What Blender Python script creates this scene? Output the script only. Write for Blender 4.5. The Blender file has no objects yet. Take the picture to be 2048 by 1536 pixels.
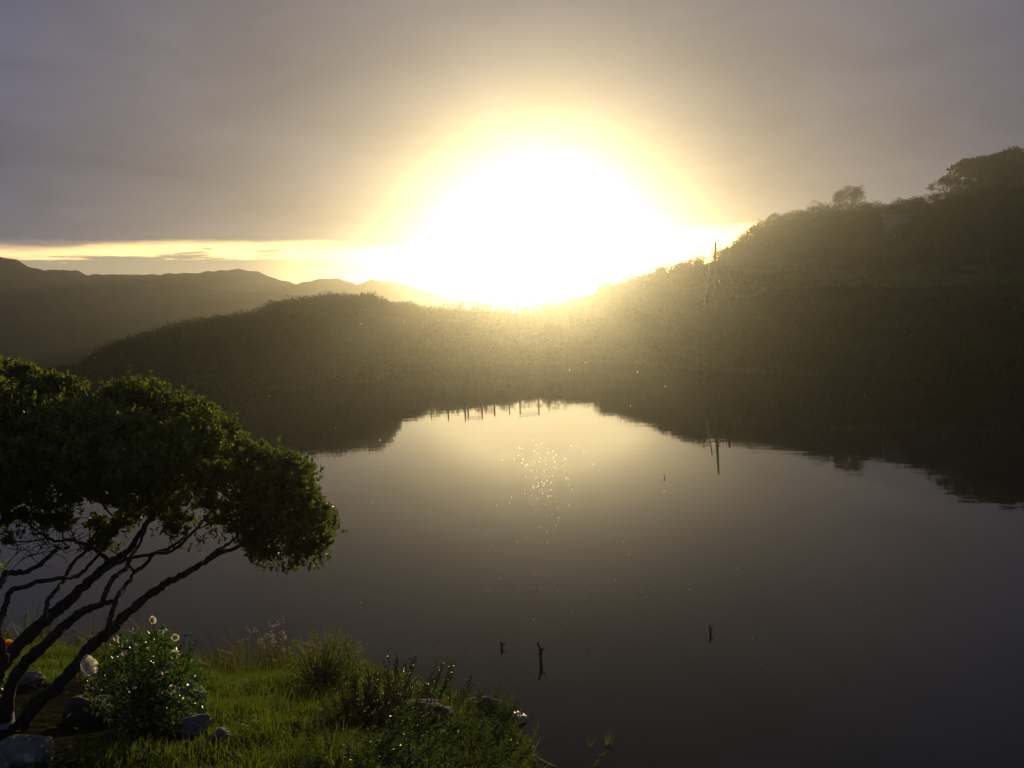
import bpy, bmesh, math, random
import numpy as np
from mathutils import Matrix, Vector, noise as mnoise

random.seed(7)
rng = np.random.default_rng(7)
R = math.radians
sc = bpy.context.scene
col = sc.collection

# ------------------------------------------------------------------ camera
W0, H0, FPX = 2048.0, 1536.0, 1700.0
EYE = 3.5
PITCH, ROLL = math.atan(148 / FPX), R(-2.0)
cam_rot = Matrix.Rotation(math.pi / 2 - PITCH, 3, 'X') @ Matrix.Rotation(ROLL, 3, 'Z')
cd = bpy.data.cameras.new('camera')
cam = bpy.data.objects.new('camera', cd)
col.objects.link(cam)
cam.matrix_world = Matrix.Translation((0, 0, EYE)) @ cam_rot.to_4x4()
cd.sensor_width = 36
cd.lens = 36 * FPX / W0
cd.clip_start = 0.05
cd.clip_end = 3000
sc.camera = cam

CR = np.array(cam_rot)


def ray(px, py):
    d = CR @ np.array([(px - W0 / 2) / FPX, -(py - H0 / 2) / FPX, -1.0])
    return d / np.linalg.norm(d)


def at(px, py, D):
    """the point seen at photo pixel px,py at horizontal distance D from the camera"""
    d = ray(px, py)
    k = D / math.hypot(d[0], d[1])
    return np.array([d[0] * k, d[1] * k, EYE + d[2] * k])


def project(P):
    q = (np.asarray(P) - np.array([0, 0, EYE])) @ CR
    z = np.minimum(q[..., 2], -1e-3)
    return W0 / 2 - FPX * q[..., 0] / z, H0 / 2 + FPX * q[..., 1] / z


# ------------------------------------------------------------------ light
SUN_PX = (1082, 474)
sd = ray(*SUN_PX)
SUN_EL = math.asin(sd[2])
SUN_AZ = math.atan2(sd[0], sd[1])          # from +Y towards +X
sl = bpy.data.lights.new('sun', 'SUN')
sl.energy = 3.3
sl.angle = R(0.6)
sl.color = (1.0, 0.82, 0.44)
sun = bpy.data.objects.new('sun', sl)
col.objects.link(sun)
sun.rotation_euler = Vector(sd).to_track_quat('Z', 'Y').to_euler()
sun.location = (0, 60, 60)

sc.view_settings.view_transform = 'Standard'
sc.view_settings.look = 'None'
sc.view_settings.exposure = 0.0
sc.view_settings.gamma = 1.0
sc.view_settings.use_curve_mapping = False
sc.cycles.use_denoising = True
sc.cycles.denoising_prefilter = 'ACCURATE'
sc.cycles.volume_bounces = 0
sc.cycles.max_bounces = 8
sc.cycles.transparent_max_bounces = 8
sc.cycles.sample_clamp_indirect = 4.0
sc.cycles.sample_clamp_direct = 30.0


class NT:
    def __init__(s, tree):
        s.t = tree
        s.t.nodes.clear()

    def n(s, typ, **kw):
        nd = s.t.nodes.new(typ)
        ins = kw.pop('ins', {})
        for k, v in kw.items():
            setattr(nd, k, v)
        for k, v in ins.items():
            s.set(nd.inputs[k], v)
        return nd

    def set(s, sock, v):
        if isinstance(v, bpy.types.NodeSocket):
            s.t.links.new(v, sock)
        elif isinstance(v, bpy.types.Node):
            s.t.links.new(v.outputs[0], sock)
        else:
            sock.default_value = v

    def m(s, op, a, b=None, c=None, clamp=False):
        nd = s.t.nodes.new('ShaderNodeMath')
        nd.operation = op
        nd.use_clamp = clamp
        for i, v in enumerate((a, b, c)):
            if v is not None:
                s.set(nd.inputs[i], v)
        return nd.outputs[0]

    def mix(s, f, a, b, typ='MIX'):
        nd = s.t.nodes.new('ShaderNodeMix')
        nd.data_type = 'RGBA'
        nd.blend_type = typ
        s.set(nd.inputs[0], f)
        s.set(nd.inputs[6], a)
        s.set(nd.inputs[7], b)
        return nd.outputs[2]

    def ss(s, x, a, b):
        nd = s.t.nodes.new('ShaderNodeMapRange')
        nd.interpolation_type = 'SMOOTHSTEP'
        s.set(nd.inputs[0], x)
        s.set(nd.inputs[1], a)
        s.set(nd.inputs[2], b)
        return nd.outputs[0]

    def ramp(s, f, stops):
        nd = s.t.nodes.new('ShaderNodeValToRGB')
        cr = nd.color_ramp
        while len(cr.elements) < len(stops):
            cr.elements.new(0.5)
        for e, (p, c) in zip(cr.elements, stops):
            e.position = p
            e.color = (*c, 1)
        s.set(nd.inputs[0], f)
        return nd.outputs[0]


wd = bpy.data.worlds.new('World')
sc.world = wd
wd.use_nodes = True
w = NT(wd.node_tree)
sky = w.n('ShaderNodeTexSky', sky_type='NISHITA', sun_disc=False)
sky.sun_elevation = SUN_EL
sky.sun_rotation = SUN_AZ
sky.air_density = 1.2
sky.dust_density = 4.0
tc = w.n('ShaderNodeTexCoord').outputs['Generated']
sep = w.n('ShaderNodeSeparateXYZ', ins={0: tc})
elev = w.m('MULTIPLY', w.m('ARCSINE', sep.outputs[2]), 180 / math.pi)
dot = w.n('ShaderNodeVectorMath', operation='DOT_PRODUCT', ins={0: tc, 1: tuple(sd)}).outputs['Value']
theta = w.m('MULTIPLY', w.m('ARCCOSINE', w.m('MINIMUM', dot, 0.999999)), 180 / math.pi)
# stretched coordinates for layers seen near the horizon
st = w.n('ShaderNodeVectorMath', operation='MULTIPLY', ins={0: tc, 1: (3.0, 3.0, 26.0)}).outputs[0]
n_edge = w.n('ShaderNodeTexNoise', ins={'Vector': st, 'Scale': 1.3, 'Detail': 5.0, 'Roughness': 0.55}).outputs[0]
# cloud deck seen in plan, so that it stays right overhead and behind
zc = w.m('MAXIMUM', sep.outputs[2], 0.03)
plan = w.n('ShaderNodeCombineXYZ', ins={0: w.m('DIVIDE', sep.outputs[0], w.m('ADD', zc, 0.12)), 1: w.m('DIVIDE', sep.outputs[1], w.m('ADD', zc, 0.12)), 2: 0.3}).outputs[0]
n_big = w.n('ShaderNodeTexNoise', ins={'Vector': plan, 'Scale': 0.55, 'Detail': 5.0, 'Roughness': 0.5, 'Distortion': 0.4}).outputs[0]
n_fine = w.n('ShaderNodeTexNoise', ins={'Vector': plan, 'Scale': 1.9, 'Detail': 7.0, 'Roughness': 0.55, 'Distortion': 0.6}).outputs[0]
edge = w.m('ADD', elev, w.m('MULTIPLY', w.m('SUBTRACT', n_edge, 0.5), 2.3))
deck = w.ss(edge, 4.15, 5.0)
# light coming through the deck around the sun
glow1 = w.m('EXPONENT', w.m('DIVIDE', theta, -4.0))
glow2 = w.m('EXPONENT', w.m('DIVIDE', theta, -15.0))
tone = w.m('ADD', 0.28, w.m('MULTIPLY', w.m('ADD', w.m('MULTIPLY', n_big, 0.6), w.m('MULTIPLY', n_fine, 0.4)), 1.45))
base = w.mix(w.ss(theta, 20.0, 45.0), (0.152, 0.138, 0.160, 1), (0.070, 0.092, 0.182, 1))
g1 = w.n('ShaderNodeVectorMath', operation='SCALE', ins={0: (1.0, 0.84, 0.50), 3: w.m('MULTIPLY', glow1, 0.15)}).outputs[0]
g2 = w.n('ShaderNodeVectorMath', operation='SCALE', ins={0: (1.0, 0.84, 0.56), 3: w.m('MULTIPLY', glow2, 0.15)}).outputs[0]
cl = w.n('ShaderNodeVectorMath', operation='ADD', ins={0: base, 1: w.n('ShaderNodeVectorMath', operation='ADD', ins={0: g1, 1: g2}).outputs[0]}).outputs[0]
cl = w.n('ShaderNodeVectorMath', operation='SCALE', ins={0: cl, 3: tone}).outputs[0]
cl = w.n('ShaderNodeVectorMath', operation='SCALE', ins={0: cl, 3: 10.0}).outputs[0]   # background strength is 0.1
# the clear strip under the deck, with thin far cloud in it
clear = w.n('ShaderNodeVectorMath', operation='MULTIPLY_ADD', ins={0: sky.outputs[0], 1: (1.6, 1.5, 1.25), 2: (9.0, 7.4, 4.4)}).outputs[0]
st2 = w.n('ShaderNodeVectorMath', operation='MULTIPLY', ins={0: tc, 1: (5.0, 5.0, 60.0)}).outputs[0]
n_low = w.n('ShaderNodeTexNoise', ins={'Vector': st2, 'Scale': 1.6, 'Detail': 6.0, 'Roughness': 0.6}).outputs[0]
low = w.m('MULTIPLY', w.ss(w.m('ADD', n_low, w.m('MULTIPLY', w.m('SUBTRACT', 4.1, elev), 0.28)), 0.46, 0.58), w.ss(theta, 9.0, 20.0))
lowcl = w.n('ShaderNodeVectorMath', operation='SCALE', ins={0: (1.0, 0.86, 0.58), 3: 4.2}).outputs[0]
clear = w.mix(low, clear, lowcl)
colr = w.mix(deck, clear, cl)
bg = w.n('ShaderNodeBackground', ins={0: colr, 1: 0.1})
wo = w.n('ShaderNodeOutputWorld', ins={0: bg.outputs[0]})


# ------------------------------------------------------------------ helpers
def tag(o, label=None, cat=None, group=None, kind=None):
    if label: o['label'] = label
    if cat: o['category'] = cat
    if group: o['group'] = group
    if kind: o['kind'] = kind
    return o


def empty(name, loc, label=None, cat=None, group=None):
    o = bpy.data.objects.new(name, None)
    o.empty_display_size = 0.2
    o.location = [float(c) for c in loc]
    col.objects.link(o)
    return tag(o, label, cat, group)


class MB:
    def __init__(s):
        s.v, s.q, s.t, s.n = [], [], [], 0

    def add(s, v, quads=None, tris=None):
        v = np.asarray(v, dtype=np.float64).reshape(-1, 3)
        if quads is not None and len(quads): s.q.append(np.asarray(quads, dtype=np.int64).reshape(-1, 4) + s.n)
        if tris is not None and len(tris): s.t.append(np.asarray(tris, dtype=np.int64).reshape(-1, 3) + s.n)
        s.v.append(v)
        s.n += len(v)
        return s

    def build(s, name, mat, parent=None, smooth=False, link=True):
        v = np.concatenate(s.v) if s.v else np.zeros((0, 3))
        if parent is not None:
            v = v - np.array(parent.location)
        me = bpy.data.meshes.new(name)
        q = np.concatenate(s.q) if s.q else np.zeros((0, 4), int)
        t = np.concatenate(s.t) if s.t else np.zeros((0, 3), int)
        me.vertices.add(len(v))
        me.vertices.foreach_set('co', v.astype(np.float32).ravel())
        me.loops.add(q.size + t.size)
        me.loops.foreach_set('vertex_index', np.concatenate([q.ravel(), t.ravel()]).astype(np.int32))
        me.polygons.add(len(q) + len(t))
        st_ = np.concatenate([np.arange(len(q)) * 4, q.size + np.arange(len(t)) * 3]).astype(np.int32)
        me.polygons.foreach_set('loop_start', st_)
        if smooth:
            me.polygons.foreach_set('use_smooth', np.ones(len(st_), bool))
        me.update(calc_edges=True)
        me.validate()
        me.materials.append(mat)
        o = bpy.data.objects.new(name, me)
        if parent is not None: o.parent = parent
        col.objects.link(o)
        return o


def unit(a):
    return a / np.maximum(np.linalg.norm(a, axis=-1, keepdims=True), 1e-9)


def catmull(P, n=6):
    P = np.asarray(P, float)
    if len(P) < 3: 
        t = np.linspace(0, 1, n + 1)[:, None]
        return P[0] * (1 - t) + P[-1] * t
    Q = np.vstack([2 * P[0] - P[1], P, 2 * P[-1] - P[-2]])
    out = []
    for i in range(1, len(Q) - 2):
        for k in range(n):
            t = k / n
            out.append(0.5 * (2 * Q[i] + (Q[i + 1] - Q[i - 1]) * t + (2 * Q[i - 1] - 5 * Q[i] + 4 * Q[i + 1] - Q[i + 2]) * t * t
                              + (3 * Q[i] - Q[i - 1] - 3 * Q[i + 1] + Q[i + 2]) * t ** 3))
    out.append(P[-1])
    return np.array(out)


def tube(mb, P, r, sides=6, rough=0.0, cap=True):
    P = np.asarray(P, float)
    r = np.broadcast_to(np.asarray(r, float), (len(P),))
    T = unit(np.gradient(P, axis=0))
    up = np.array([0, 0, 1.0]) if abs(T[0][2]) < 0.9 else np.array([1.0, 0, 0])
    A = unit(np.cross(T, up))
    B = np.cross(T, A)
    a = np.linspace(0, 2 * math.pi, sides, endpoint=False)
    rr = r[:, None] * np.ones((1, sides))
    if rough: rr = rr * (1 + rough * rng.normal(size=rr.shape))
    V = P[:, None] + (np.cos(a)[None, :, None] * A[:, None] + np.sin(a)[None, :, None] * B[:, None]) * rr[..., None]
    n = len(P)
    i = np.arange(n - 1)[:, None] * sides
    j = np.arange(sides)[None]
    k = (j + 1) % sides
    Q = np.stack([i + j, i + k, i + sides + k, i + sides + j], -1).reshape(-1, 4)
    V = V.reshape(-1, 3)
    tr = []
    if cap:
        V = np.vstack([V, P[0], P[-1]])
        for q_ in range(sides):
            tr.append((n * sides, (q_ + 1) % sides, q_))
            tr.append((n * sides + 1, (n - 1) * sides + q_, (n - 1) * sides + (q_ + 1) % sides))
    mb.add(V, Q, tr if tr else None)


def leaves(mb, P, D, N, L, Wd, droop=0.0, fold=0.25):
    """pointed leaves: base, two shoulders, tip"""
    P = np.asarray(P, float); n = len(P)
    D = unit(D); S = unit(np.cross(D, N)); U = np.cross(S, D)
    L = np.broadcast_to(L, (n,))[:, None]; Wd = np.broadcast_to(Wd, (n,))[:, None]
    v0 = P
    v1 = P + D * L * .45 + S * Wd * .5 + U * Wd * fold
    v3 = P + D * L * .45 - S * Wd * .5 + U * Wd * fold
    v2 = P + D * L - np.array([0, 0, 1.0]) * L * droop
    V = np.stack([v0, v1, v2, v3], 1).reshape(-1, 3)
    b = np.arange(n)[:, None] * 4
    mb.add(V, None, np.concatenate([b + [0, 1, 2], b + [0, 2, 3]], 0))


def blades(mb, P, H, Wd, lean, az, curve=0.5):
    """grass blades, three triangles each"""
    n = len(P)
    H = np.broadcast_to(H, (n,))[:, None]; Wd = np.broadcast_to(Wd, (n,))[:, None]
    lean = np.broadcast_to(lean, (n,))[:, None]
    d = np.stack([np.cos(az), np.sin(az), 0 * az], 1)
    fa = rng.uniform(0, 2 * math.pi, n)
    s = np.stack([np.cos(fa), np.sin(fa), 0 * fa], 1)
    Z = np.array([0, 0, 1.0])
    m = P + d * H * lean * .35 + Z * H * .55
    t = P + d * H * lean * (.75 + curve * .5) + Z * H * (1 - .25 * lean)
    V = np.stack([P - s * Wd * .5, P + s * Wd * .5, m + s * Wd * .4, m - s * Wd * .4, t], 1).reshape(-1, 3)
    b = np.arange(n)[:, None] * 5
    mb.add(V, b + [0, 1, 2, 3], b + [3, 2, 4])


def rdir(n):
    return unit(rng.normal(size=(n, 3)))


def box(mb, lo, hi, M=None):
    x0, y0, z0 = lo; x1, y1, z1 = hi
    v = np.array([(x0, y0, z0), (x1, y0, z0), (x1, y1, z0), (x0, y1, z0), (x0, y0, z1), (x1, y0, z1), (x1, y1, z1), (x0, y1, z1)], float)
    if M is not None: v = v @ np.array(M).T
    return v, [(0, 3, 2, 1), (4, 5, 6, 7), (0, 1, 5, 4), (1, 2, 6, 5), (2, 3, 7, 6), (3, 0, 4, 7)]


# ------------------------------------------------------------------ materials
def new_mat(name):
    m = bpy.data.materials.new(name)
    m.use_nodes = True
    return m, NT(m.node_tree)


def mat_surface(name, c1, c2, scale=6.0, rough=0.9, bump=0.4, spec=0.3, c3=None, dist=0.02):
    m, t = new_mat(name)
    g = t.n('ShaderNodeTexCoord').outputs['Object']
    n1 = t.n('ShaderNodeTexNoise', ins={'Vector': g, 'Scale': scale, 'Detail': 6.0, 'Roughness': 0.6}).outputs[0]
    n2 = t.n('ShaderNodeTexNoise', ins={'Vector': g, 'Scale': scale * 6.3, 'Detail': 4.0}).outputs[0]
    c = t.mix(t.ss(n1, 0.35, 0.65), (*c1, 1), (*c2, 1))
    if c3:
        n3 = t.n('ShaderNodeTexNoise', ins={'Vector': g, 'Scale': scale * 2.7, 'Detail': 5.0}).outputs[0]
        c = t.mix(t.ss(n3, 0.56, 0.66), c, (*c3, 1))
    b = t.n('ShaderNodeBump', ins={'Strength': bump, 'Distance': dist, 'Height': t.m('ADD', n1, t.m('MULTIPLY', n2, 0.5))})
    p = t.n('ShaderNodeBsdfPrincipled', ins={'Base Color': c, 'Roughness': rough, 'Specular IOR Level': spec, 'Normal': b.outputs[0]})
    t.n('ShaderNodeOutputMaterial', ins={0: p.outputs[0]})
    return m


def mat_leaf(name, c1, c2, trans=0.5, tcol=None, rough=0.45, spec=0.5, c3=None):
    """thin leaf: diffuse + light through the blade + a waxy gloss, each leaf its own shade"""
    m, t = new_mat(name)
    rnd = t.n('ShaderNodeNewGeometry').outputs['Random Per Island']
    g = t.n('ShaderNodeTexCoord').outputs['Object']
    nz = t.n('ShaderNodeTexNoise', ins={'Vector': g, 'Scale': 1.7, 'Detail': 3.0}).outputs[0]
    f = t.m('ADD', t.m('MULTIPLY', rnd, 0.6), t.m('MULTIPLY', nz, 0.4))
    c = t.mix(f, (*c1, 1), (*c2, 1))
    if c3:
        c = t.mix(t.m('GREATER_THAN', rnd, 0.86), c, (*c3, 1))
    tc_ = t.n('ShaderNodeMix', data_type='RGBA', blend_type='MULTIPLY', ins={0: 1.0, 6: c, 7: (*(tcol or (1.9, 2.0, 0.7)), 1)}).outputs[2]
    d = t.n('ShaderNodeBsdfPrincipled', ins={'Base Color': c, 'Roughness': rough, 'Specular IOR Level': spec})
    tr = t.n('ShaderNodeBsdfTranslucent', ins={0: tc_})
    mx = t.n('ShaderNodeMixShader', ins={0: trans, 1: d.outputs[0], 2: tr.outputs[0]})
    t.n('ShaderNodeOutputMaterial', ins={0: mx.outputs[0]})
    return m


M = {}
M['ground'] = mat_surface('ground', (.018, .018, .010), (.03, .025, .015), 1.3, 1, .9, .0, (.02, .026, .010), .1)
M['mountain'] = mat_surface('mountain', (.03, .035, .02), (.05, .045, .032), .05, 1, .8, .0, (.04, .05, .02), 2.0)
M['scrub'] = mat_leaf('scrub', (.025, .035, .012), (.05, .055, .022), .3, rough=.8, spec=.1)
M['pine'] = mat_leaf('pine', (.02, .03, .012), (.035, .045, .018), .2, rough=.8, spec=.1)
M['twig'] = mat_surface('twig', (.09, .075, .055), (.05, .04, .03), 8, .95, .3, .1)
M['bark'] = mat_surface('bark', (.055, .038, .026), (.03, .022, .016), 14, .9, .9, .25, (.085, .07, .05), .006)
M['tree_leaf'] = mat_leaf('tree_leaf', (.065, .08, .02), (.12, .135, .035), .55, (2.1, 2.2, .8), .35, .5)
M['grass'] = mat_leaf('grass', (.046, .074, .014), (.082, .104, .022), .55, (2.1, 2.2, .7), .6, .15, (.11, .095, .035))
M['reed'] = mat_leaf('reed', (.05, .055, .018), (.09, .085, .03), .45, (1.8, 1.8, .7), .5, .3, (.12, .075, .03))
M['feather'] = mat_leaf('feather', (.12, .13, .055), (.17, .17, .08), .6, (1.8, 1.8, 1.), .6, .2)
M['weed'] = mat_leaf('weed', (.045, .07, .022), (.08, .105, .03), .45, (1.9, 2.0, .8), .4, .4)
M['rust_weed'] = mat_leaf('rust_weed', (.07, .07, .028), (.12, .085, .035), .4, (1.6, 1.5, .7), .6, .2)
M['rose_leaf'] = mat_leaf('rose_leaf', (.025, .055, .014), (.05, .08, .02), .45, (2.2, 2.3, .9), .32, .6)
M['petal_white'] = mat_leaf('petal_white', (.80, .77, .70), (.85, .83, .78), .65, (1., .98, .88), .5, .3)
M['petal_orange'] = mat_leaf('petal_orange', (.8, .40, .04), (.85, .5, .07), .7, (1., .95, .7), .5, .3)
M['fluff'] = mat_leaf('fluff', (.6, .5, .42), (.7, .6, .5), .55, (1., .95, .85), .7, .1)
M['rock'] = mat_surface('rock', (.17, .155, .135), (.09, .082, .07), 6, .8, 1.0, .3, (.26, .24, .2), .03)
M['rock_brown'] = mat_surface('rock_brown', (.085, .06, .04), (.045, .035, .027), 6, .85, 1.0, .2, (.06, .05, .035), .03)
M['rock_pale_glare'] = mat_surface('rock_pale_glare', (.55, .49, .36), (.20, .16, .11), 28, .3, 1.0, .7, (.10, .08, .05), .05)  # pale broken tone holds the sun glare on the wet stone
M['soil'] = mat_surface('soil', (.03, .022, .015), (.05, .038, .025), 9, .95, .8, .1)
M['post'] = mat_surface('post', (.10, .085, .065), (.06, .05, .04), 10, .9, .5, .2)
M['pale_or_sunlit_wood'] = mat_surface('pale_or_sunlit_wood', (.42, .38, .30), (.34, .30, .24), 8, .6, .4, .4)  # pale twigs, and the brace whose sunlight is put into its colour
M['wire'] = mat_surface('wire', (.07, .065, .06), (.05, .048, .045), 8, .45, .1, .5)
M['wall'] = mat_surface('wall', (.20, .18, .175), (.15, .14, .13), 2, .8, .2, .2)
M['roof'] = mat_surface('roof', (.25, .24, .23), (.2, .19, .18), 2, .5, .2, .4)
M['pale_slab'] = mat_surface('pale_slab', (.50, .50, .52), (.42, .42, .44), 6, .7, .3, .3)

# water: still, dark, with the faintest wrinkles
m, t = new_mat('water')
g = t.n('ShaderNodeTexCoord').outputs['Object']
s1 = t.n('ShaderNodeVectorMath', operation='MULTIPLY', ins={0: g, 1: (0.6, 1.6, 1)}).outputs[0]
a1 = t.n('ShaderNodeTexNoise', ins={'Vector': s1, 'Scale': 1.4, 'Detail': 3.0, 'Roughness': .5}).outputs[0]
a2 = t.n('ShaderNodeTexNoise', ins={'Vector': g, 'Scale': 9.0, 'Detail': 2.0}).outputs[0]
bh = t.m('ADD', t.m('MULTIPLY', a1, 0.003), t.m('MULTIPLY', a2, 0.00025))
bp = t.n('ShaderNodeBump', ins={'Strength': 0.55, 'Distance': 1.0, 'Height': bh})
p = t.n('ShaderNodeBsdfPrincipled', ins={'Base Color': (.012, .012, .009, 1), 'Roughness': 0.02, 'IOR': 1.333, 'Specular IOR Level': .31, 'Normal': bp.outputs[0]})
t.n('ShaderNodeOutputMaterial', ins={0: p.outputs[0]})
M['water'] = m

# raindrops, and slivers standing in for sun glints on the water
m, t = new_mat('wet_glint')
mx = t.n('ShaderNodeBsdfRefraction', ins={'Color': (1, 1, 1, 1), 'Roughness': .6, 'IOR': 1.7})
t.n('ShaderNodeOutputMaterial', ins={0: mx.outputs[0]})
M['wet_glint'] = m


# ------------------------------------------------------------------ terrain
def az_of(px, py=620):
    d = ray(px, py)
    return math.degrees(math.atan2(d[0], d[1]))


NEAR = [(-900, 12.0), (-300, 11.0), (150, 9.8), (420, 8.5), (560, 8.3), (700, 8.1), (860, 7.3), (980, 6.7), (1050, 5.9), (1120, 5.4), (1300, 5.1), (2048, 4.9), (3000, 5.0)]
# px, far shore D, then (D, y) of two points on the slope and of the crest
COLS = [
    (-900, 34, (36, 905), (38, 880), (40, 870)),
    (-200, 37, (38.5, 812), (40, 803), (42, 795)),
    (160, 39, (40.5, 790), (42, 775), (44, 762)),
    (240, 40, (42, 760), (44, 735), (46, 712)),
    (350, 41, (43, 740), (45, 705), (48, 680)),
    (500, 42, (44, 735), (47, 690), (50, 655)),
    (560, 43, (45, 725), (48, 675), (51, 636)),
    (650, 44, (46, 720), (49, 665), (52, 618)),
    (740, 45, (47, 715), (50, 665), (52, 616)),
    (763, 46, (48, 712), (51, 662), (53, 619)),
    (784, 53, (55, 705), (58, 672), (61, 634)),
    (900, 54, (56, 705), (59, 660), (62, 628)),
    (1040, 54, (56, 705), (59, 660), (62, 632)),
    (1180, 54, (58, 690), (64, 645), (70, 590)),
    (1300, 50, (55, 680), (61, 620), (67, 560)),
    (1370, 47, (51, 640), (56, 590), (63, 537)),
    (1430, 45, (50, 620), (53.5, 588), (67, 522)),
    (1470, 44, (50, 640), (58, 575), (76, 505)),
    (1530, 43, (52, 588), (62, 562), (97, 455)),
    (1640, 41, (54, 577), (64, 548), (95, 424)),
    (1760, 40, (55, 572), (65, 543), (92, 424)),
    (1850, 39, (56, 570), (66, 540), (82, 405)),
    (1960, 38, (56, 568), (66, 538), (90, 372)),
    (2048, 37, (56, 568), (66, 536), (90, 352)),
    (2500, 34, (50, 560), (62, 520), (88, 330)),
    (3200, 30, (45, 560), (58, 520), (80, 400)),
]
AZ0 = np.array([az_of(p[0]) for p in NEAR]); R0 = np.array([p[1] for p in NEAR])
AZC = np.array([az_of(c[0]) for c in COLS])
KR = [np.array([c[1] for c in COLS], float)]
KZ = [np.full(len(COLS), -0.15)]
for k in (2, 3, 4):
    KR.append(np.array([c[k][0] for c in COLS], float))
    KZ.append(np.array([at(c[0], c[k][1], c[k][0])[2] for c in COLS]))
R1 = KR[0]
ph = rng.uniform(0, 6.28, (40, 3))
fr = rng.normal(size=(40, 2))


def wob(x, y, scale, n=10, off=0):
    s = 0
    for i in range(n):
        f = fr[(i + off) % 40] * (1 + 0.35 * i) / scale
        s = s + np.sin(x * f[0] * 2 + y * f[1] * 2 + ph[(i + off) % 40, 0]) / (1 + 0.45 * i)
    return s / 2.2


def sstep(a, b, x):
    t_ = np.clip((x - a) / (b - a), 0, 1)
    return t_ * t_ * (3 - 2 * t_)


def zfun(x, y):
    x = np.asarray(x, float); y = np.asarray(y, float)
    r = np.hypot(x, y)
    az = np.degrees(np.arctan2(x, y))
    r0 = np.interp(az, AZ0, R0) + 0.22 * wob(x, y, 1.4, 8)
    zn = .09 + 1.72 * (1 - np.clip(r / r0, 0, 1) ** 1.8) + .035 * wob(x, y, .7, 8, 5)
    zn = np.where(r > r0, .09 - sstep(0, 1.1, r - r0) * 1.1, zn)
    ks = [np.interp(az, AZC, k) for k in KR]
    zs = [np.interp(az, AZC, k) for k in KZ]
    n_big = wob(x, y, 7, 10, 11)
    zf = np.full(r.shape, -0.9)
    left = sstep(12, -6, az)
    pts = [(ks[0] - 4, -.9 + 0 * r), (ks[0], zs[0]), (ks[1], zs[1]), (ks[2], zs[2]), (ks[3], zs[3]),
           (ks[3] + 3, zs[3] - .15), (ks[3] + 30, zs[3] - 4 - 8 * left), (ks[3] + 80, zs[3] - 7 - 18 * left), (ks[3] + 500, zs[3] - 12 - 18 * left)]
    for (ra, za), (rb, zb) in zip(pts[:-1], pts[1:]):
        tt = np.clip((r - ra) / np.maximum(rb - ra, .01), 0, 1)
        zf = np.where(r >= ra, za + (zb - za) * tt, zf)
    amp = sstep(0, 6, r - ks[0])
    zf = zf + amp * .22 * n_big + amp * .08 * wob(x, y, 1.5, 8, 3)
    lake = np.where(r < (r0 + ks[0]) / 2, zn, zf)
    land = 1.85 + .25 * wob(x, y, 9, 8, 20) + .02 * r * sstep(20, 60, r)
    wgt = sstep(58, 84, np.abs(az))
    return lake * (1 - wgt) + land * wgt


def G(px, py, lift=0.0, dmax=16):
    """where the sight line through a photo pixel meets the ground"""
    d = ray(px, py)
    ts = np.linspace(1.5, dmax, 1500)
    X = d[0] * ts; Y = d[1] * ts; Z = EYE + d[2] * ts
    z = zfun(X, Y)
    z = np.maximum(z, 0.0)
    hit = np.nonzero(Z <= z + lift)[0]
    i = hit[0] if len(hit) else len(ts) - 1
    return np.array([X[i], Y[i], z[i]])


azg = np.radians(np.concatenate([np.arange(-180, -45, 3.0), np.arange(-45, 45, .2), np.arange(45, 180.1, 3.0)]))
rg = np.concatenate([[0.3], np.arange(1, 13, .14), np.arange(13, 34, 2), np.arange(34, 104, .8), np.arange(104, 500, 12)])
A_, R_ = np.meshgrid(azg, rg, indexing='ij')
X = R_ * np.sin(A_); Y = R_ * np.cos(A_); Z = zfun(X, Y)
na, nr = A_.shape
I = np.arange(na - 1)[:, None] * nr + np.arange(nr - 1)[None]
Q = np.stack([I, I + 1, I + nr + 1, I + nr], -1).reshape(-1, 4)
ground = MB().add(np.stack([X, Y, Z], -1).reshape(-1, 3), Q).build('ground', M['ground'], smooth=True)
tag(ground, 'grassy earth bank and dark scrubby slopes around the reservoir', kind='structure')

# water sheet, running a little under both banks
azw = np.radians(np.arange(-80, 80.1, 1.0))
r1 = np.interp(np.degrees(azw), AZC, R1) + 0.8
r0w = np.maximum(np.interp(np.degrees(azw), AZ0, R0) - 1.5, 2.5)
rows = []
for k in range(13):
    rr = r0w + (r1 - r0w) * (k / 12) ** 1.5
    rows.append(np.stack([rr * np.sin(azw), rr * np.cos(azw), 0 * rr], -1))
V = np.stack(rows, 1).reshape(-1, 3)
I = np.arange(len(azw) - 1)[:, None] * 13 + np.arange(12)[None]
Q = np.stack([I, I + 1, I + 14, I + 13], -1).reshape(-1, 4)
tag(MB().add(V, Q).build('water', M['water'], smooth=True), 'still dark water of the reservoir mirroring the sky', kind='structure')


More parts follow.
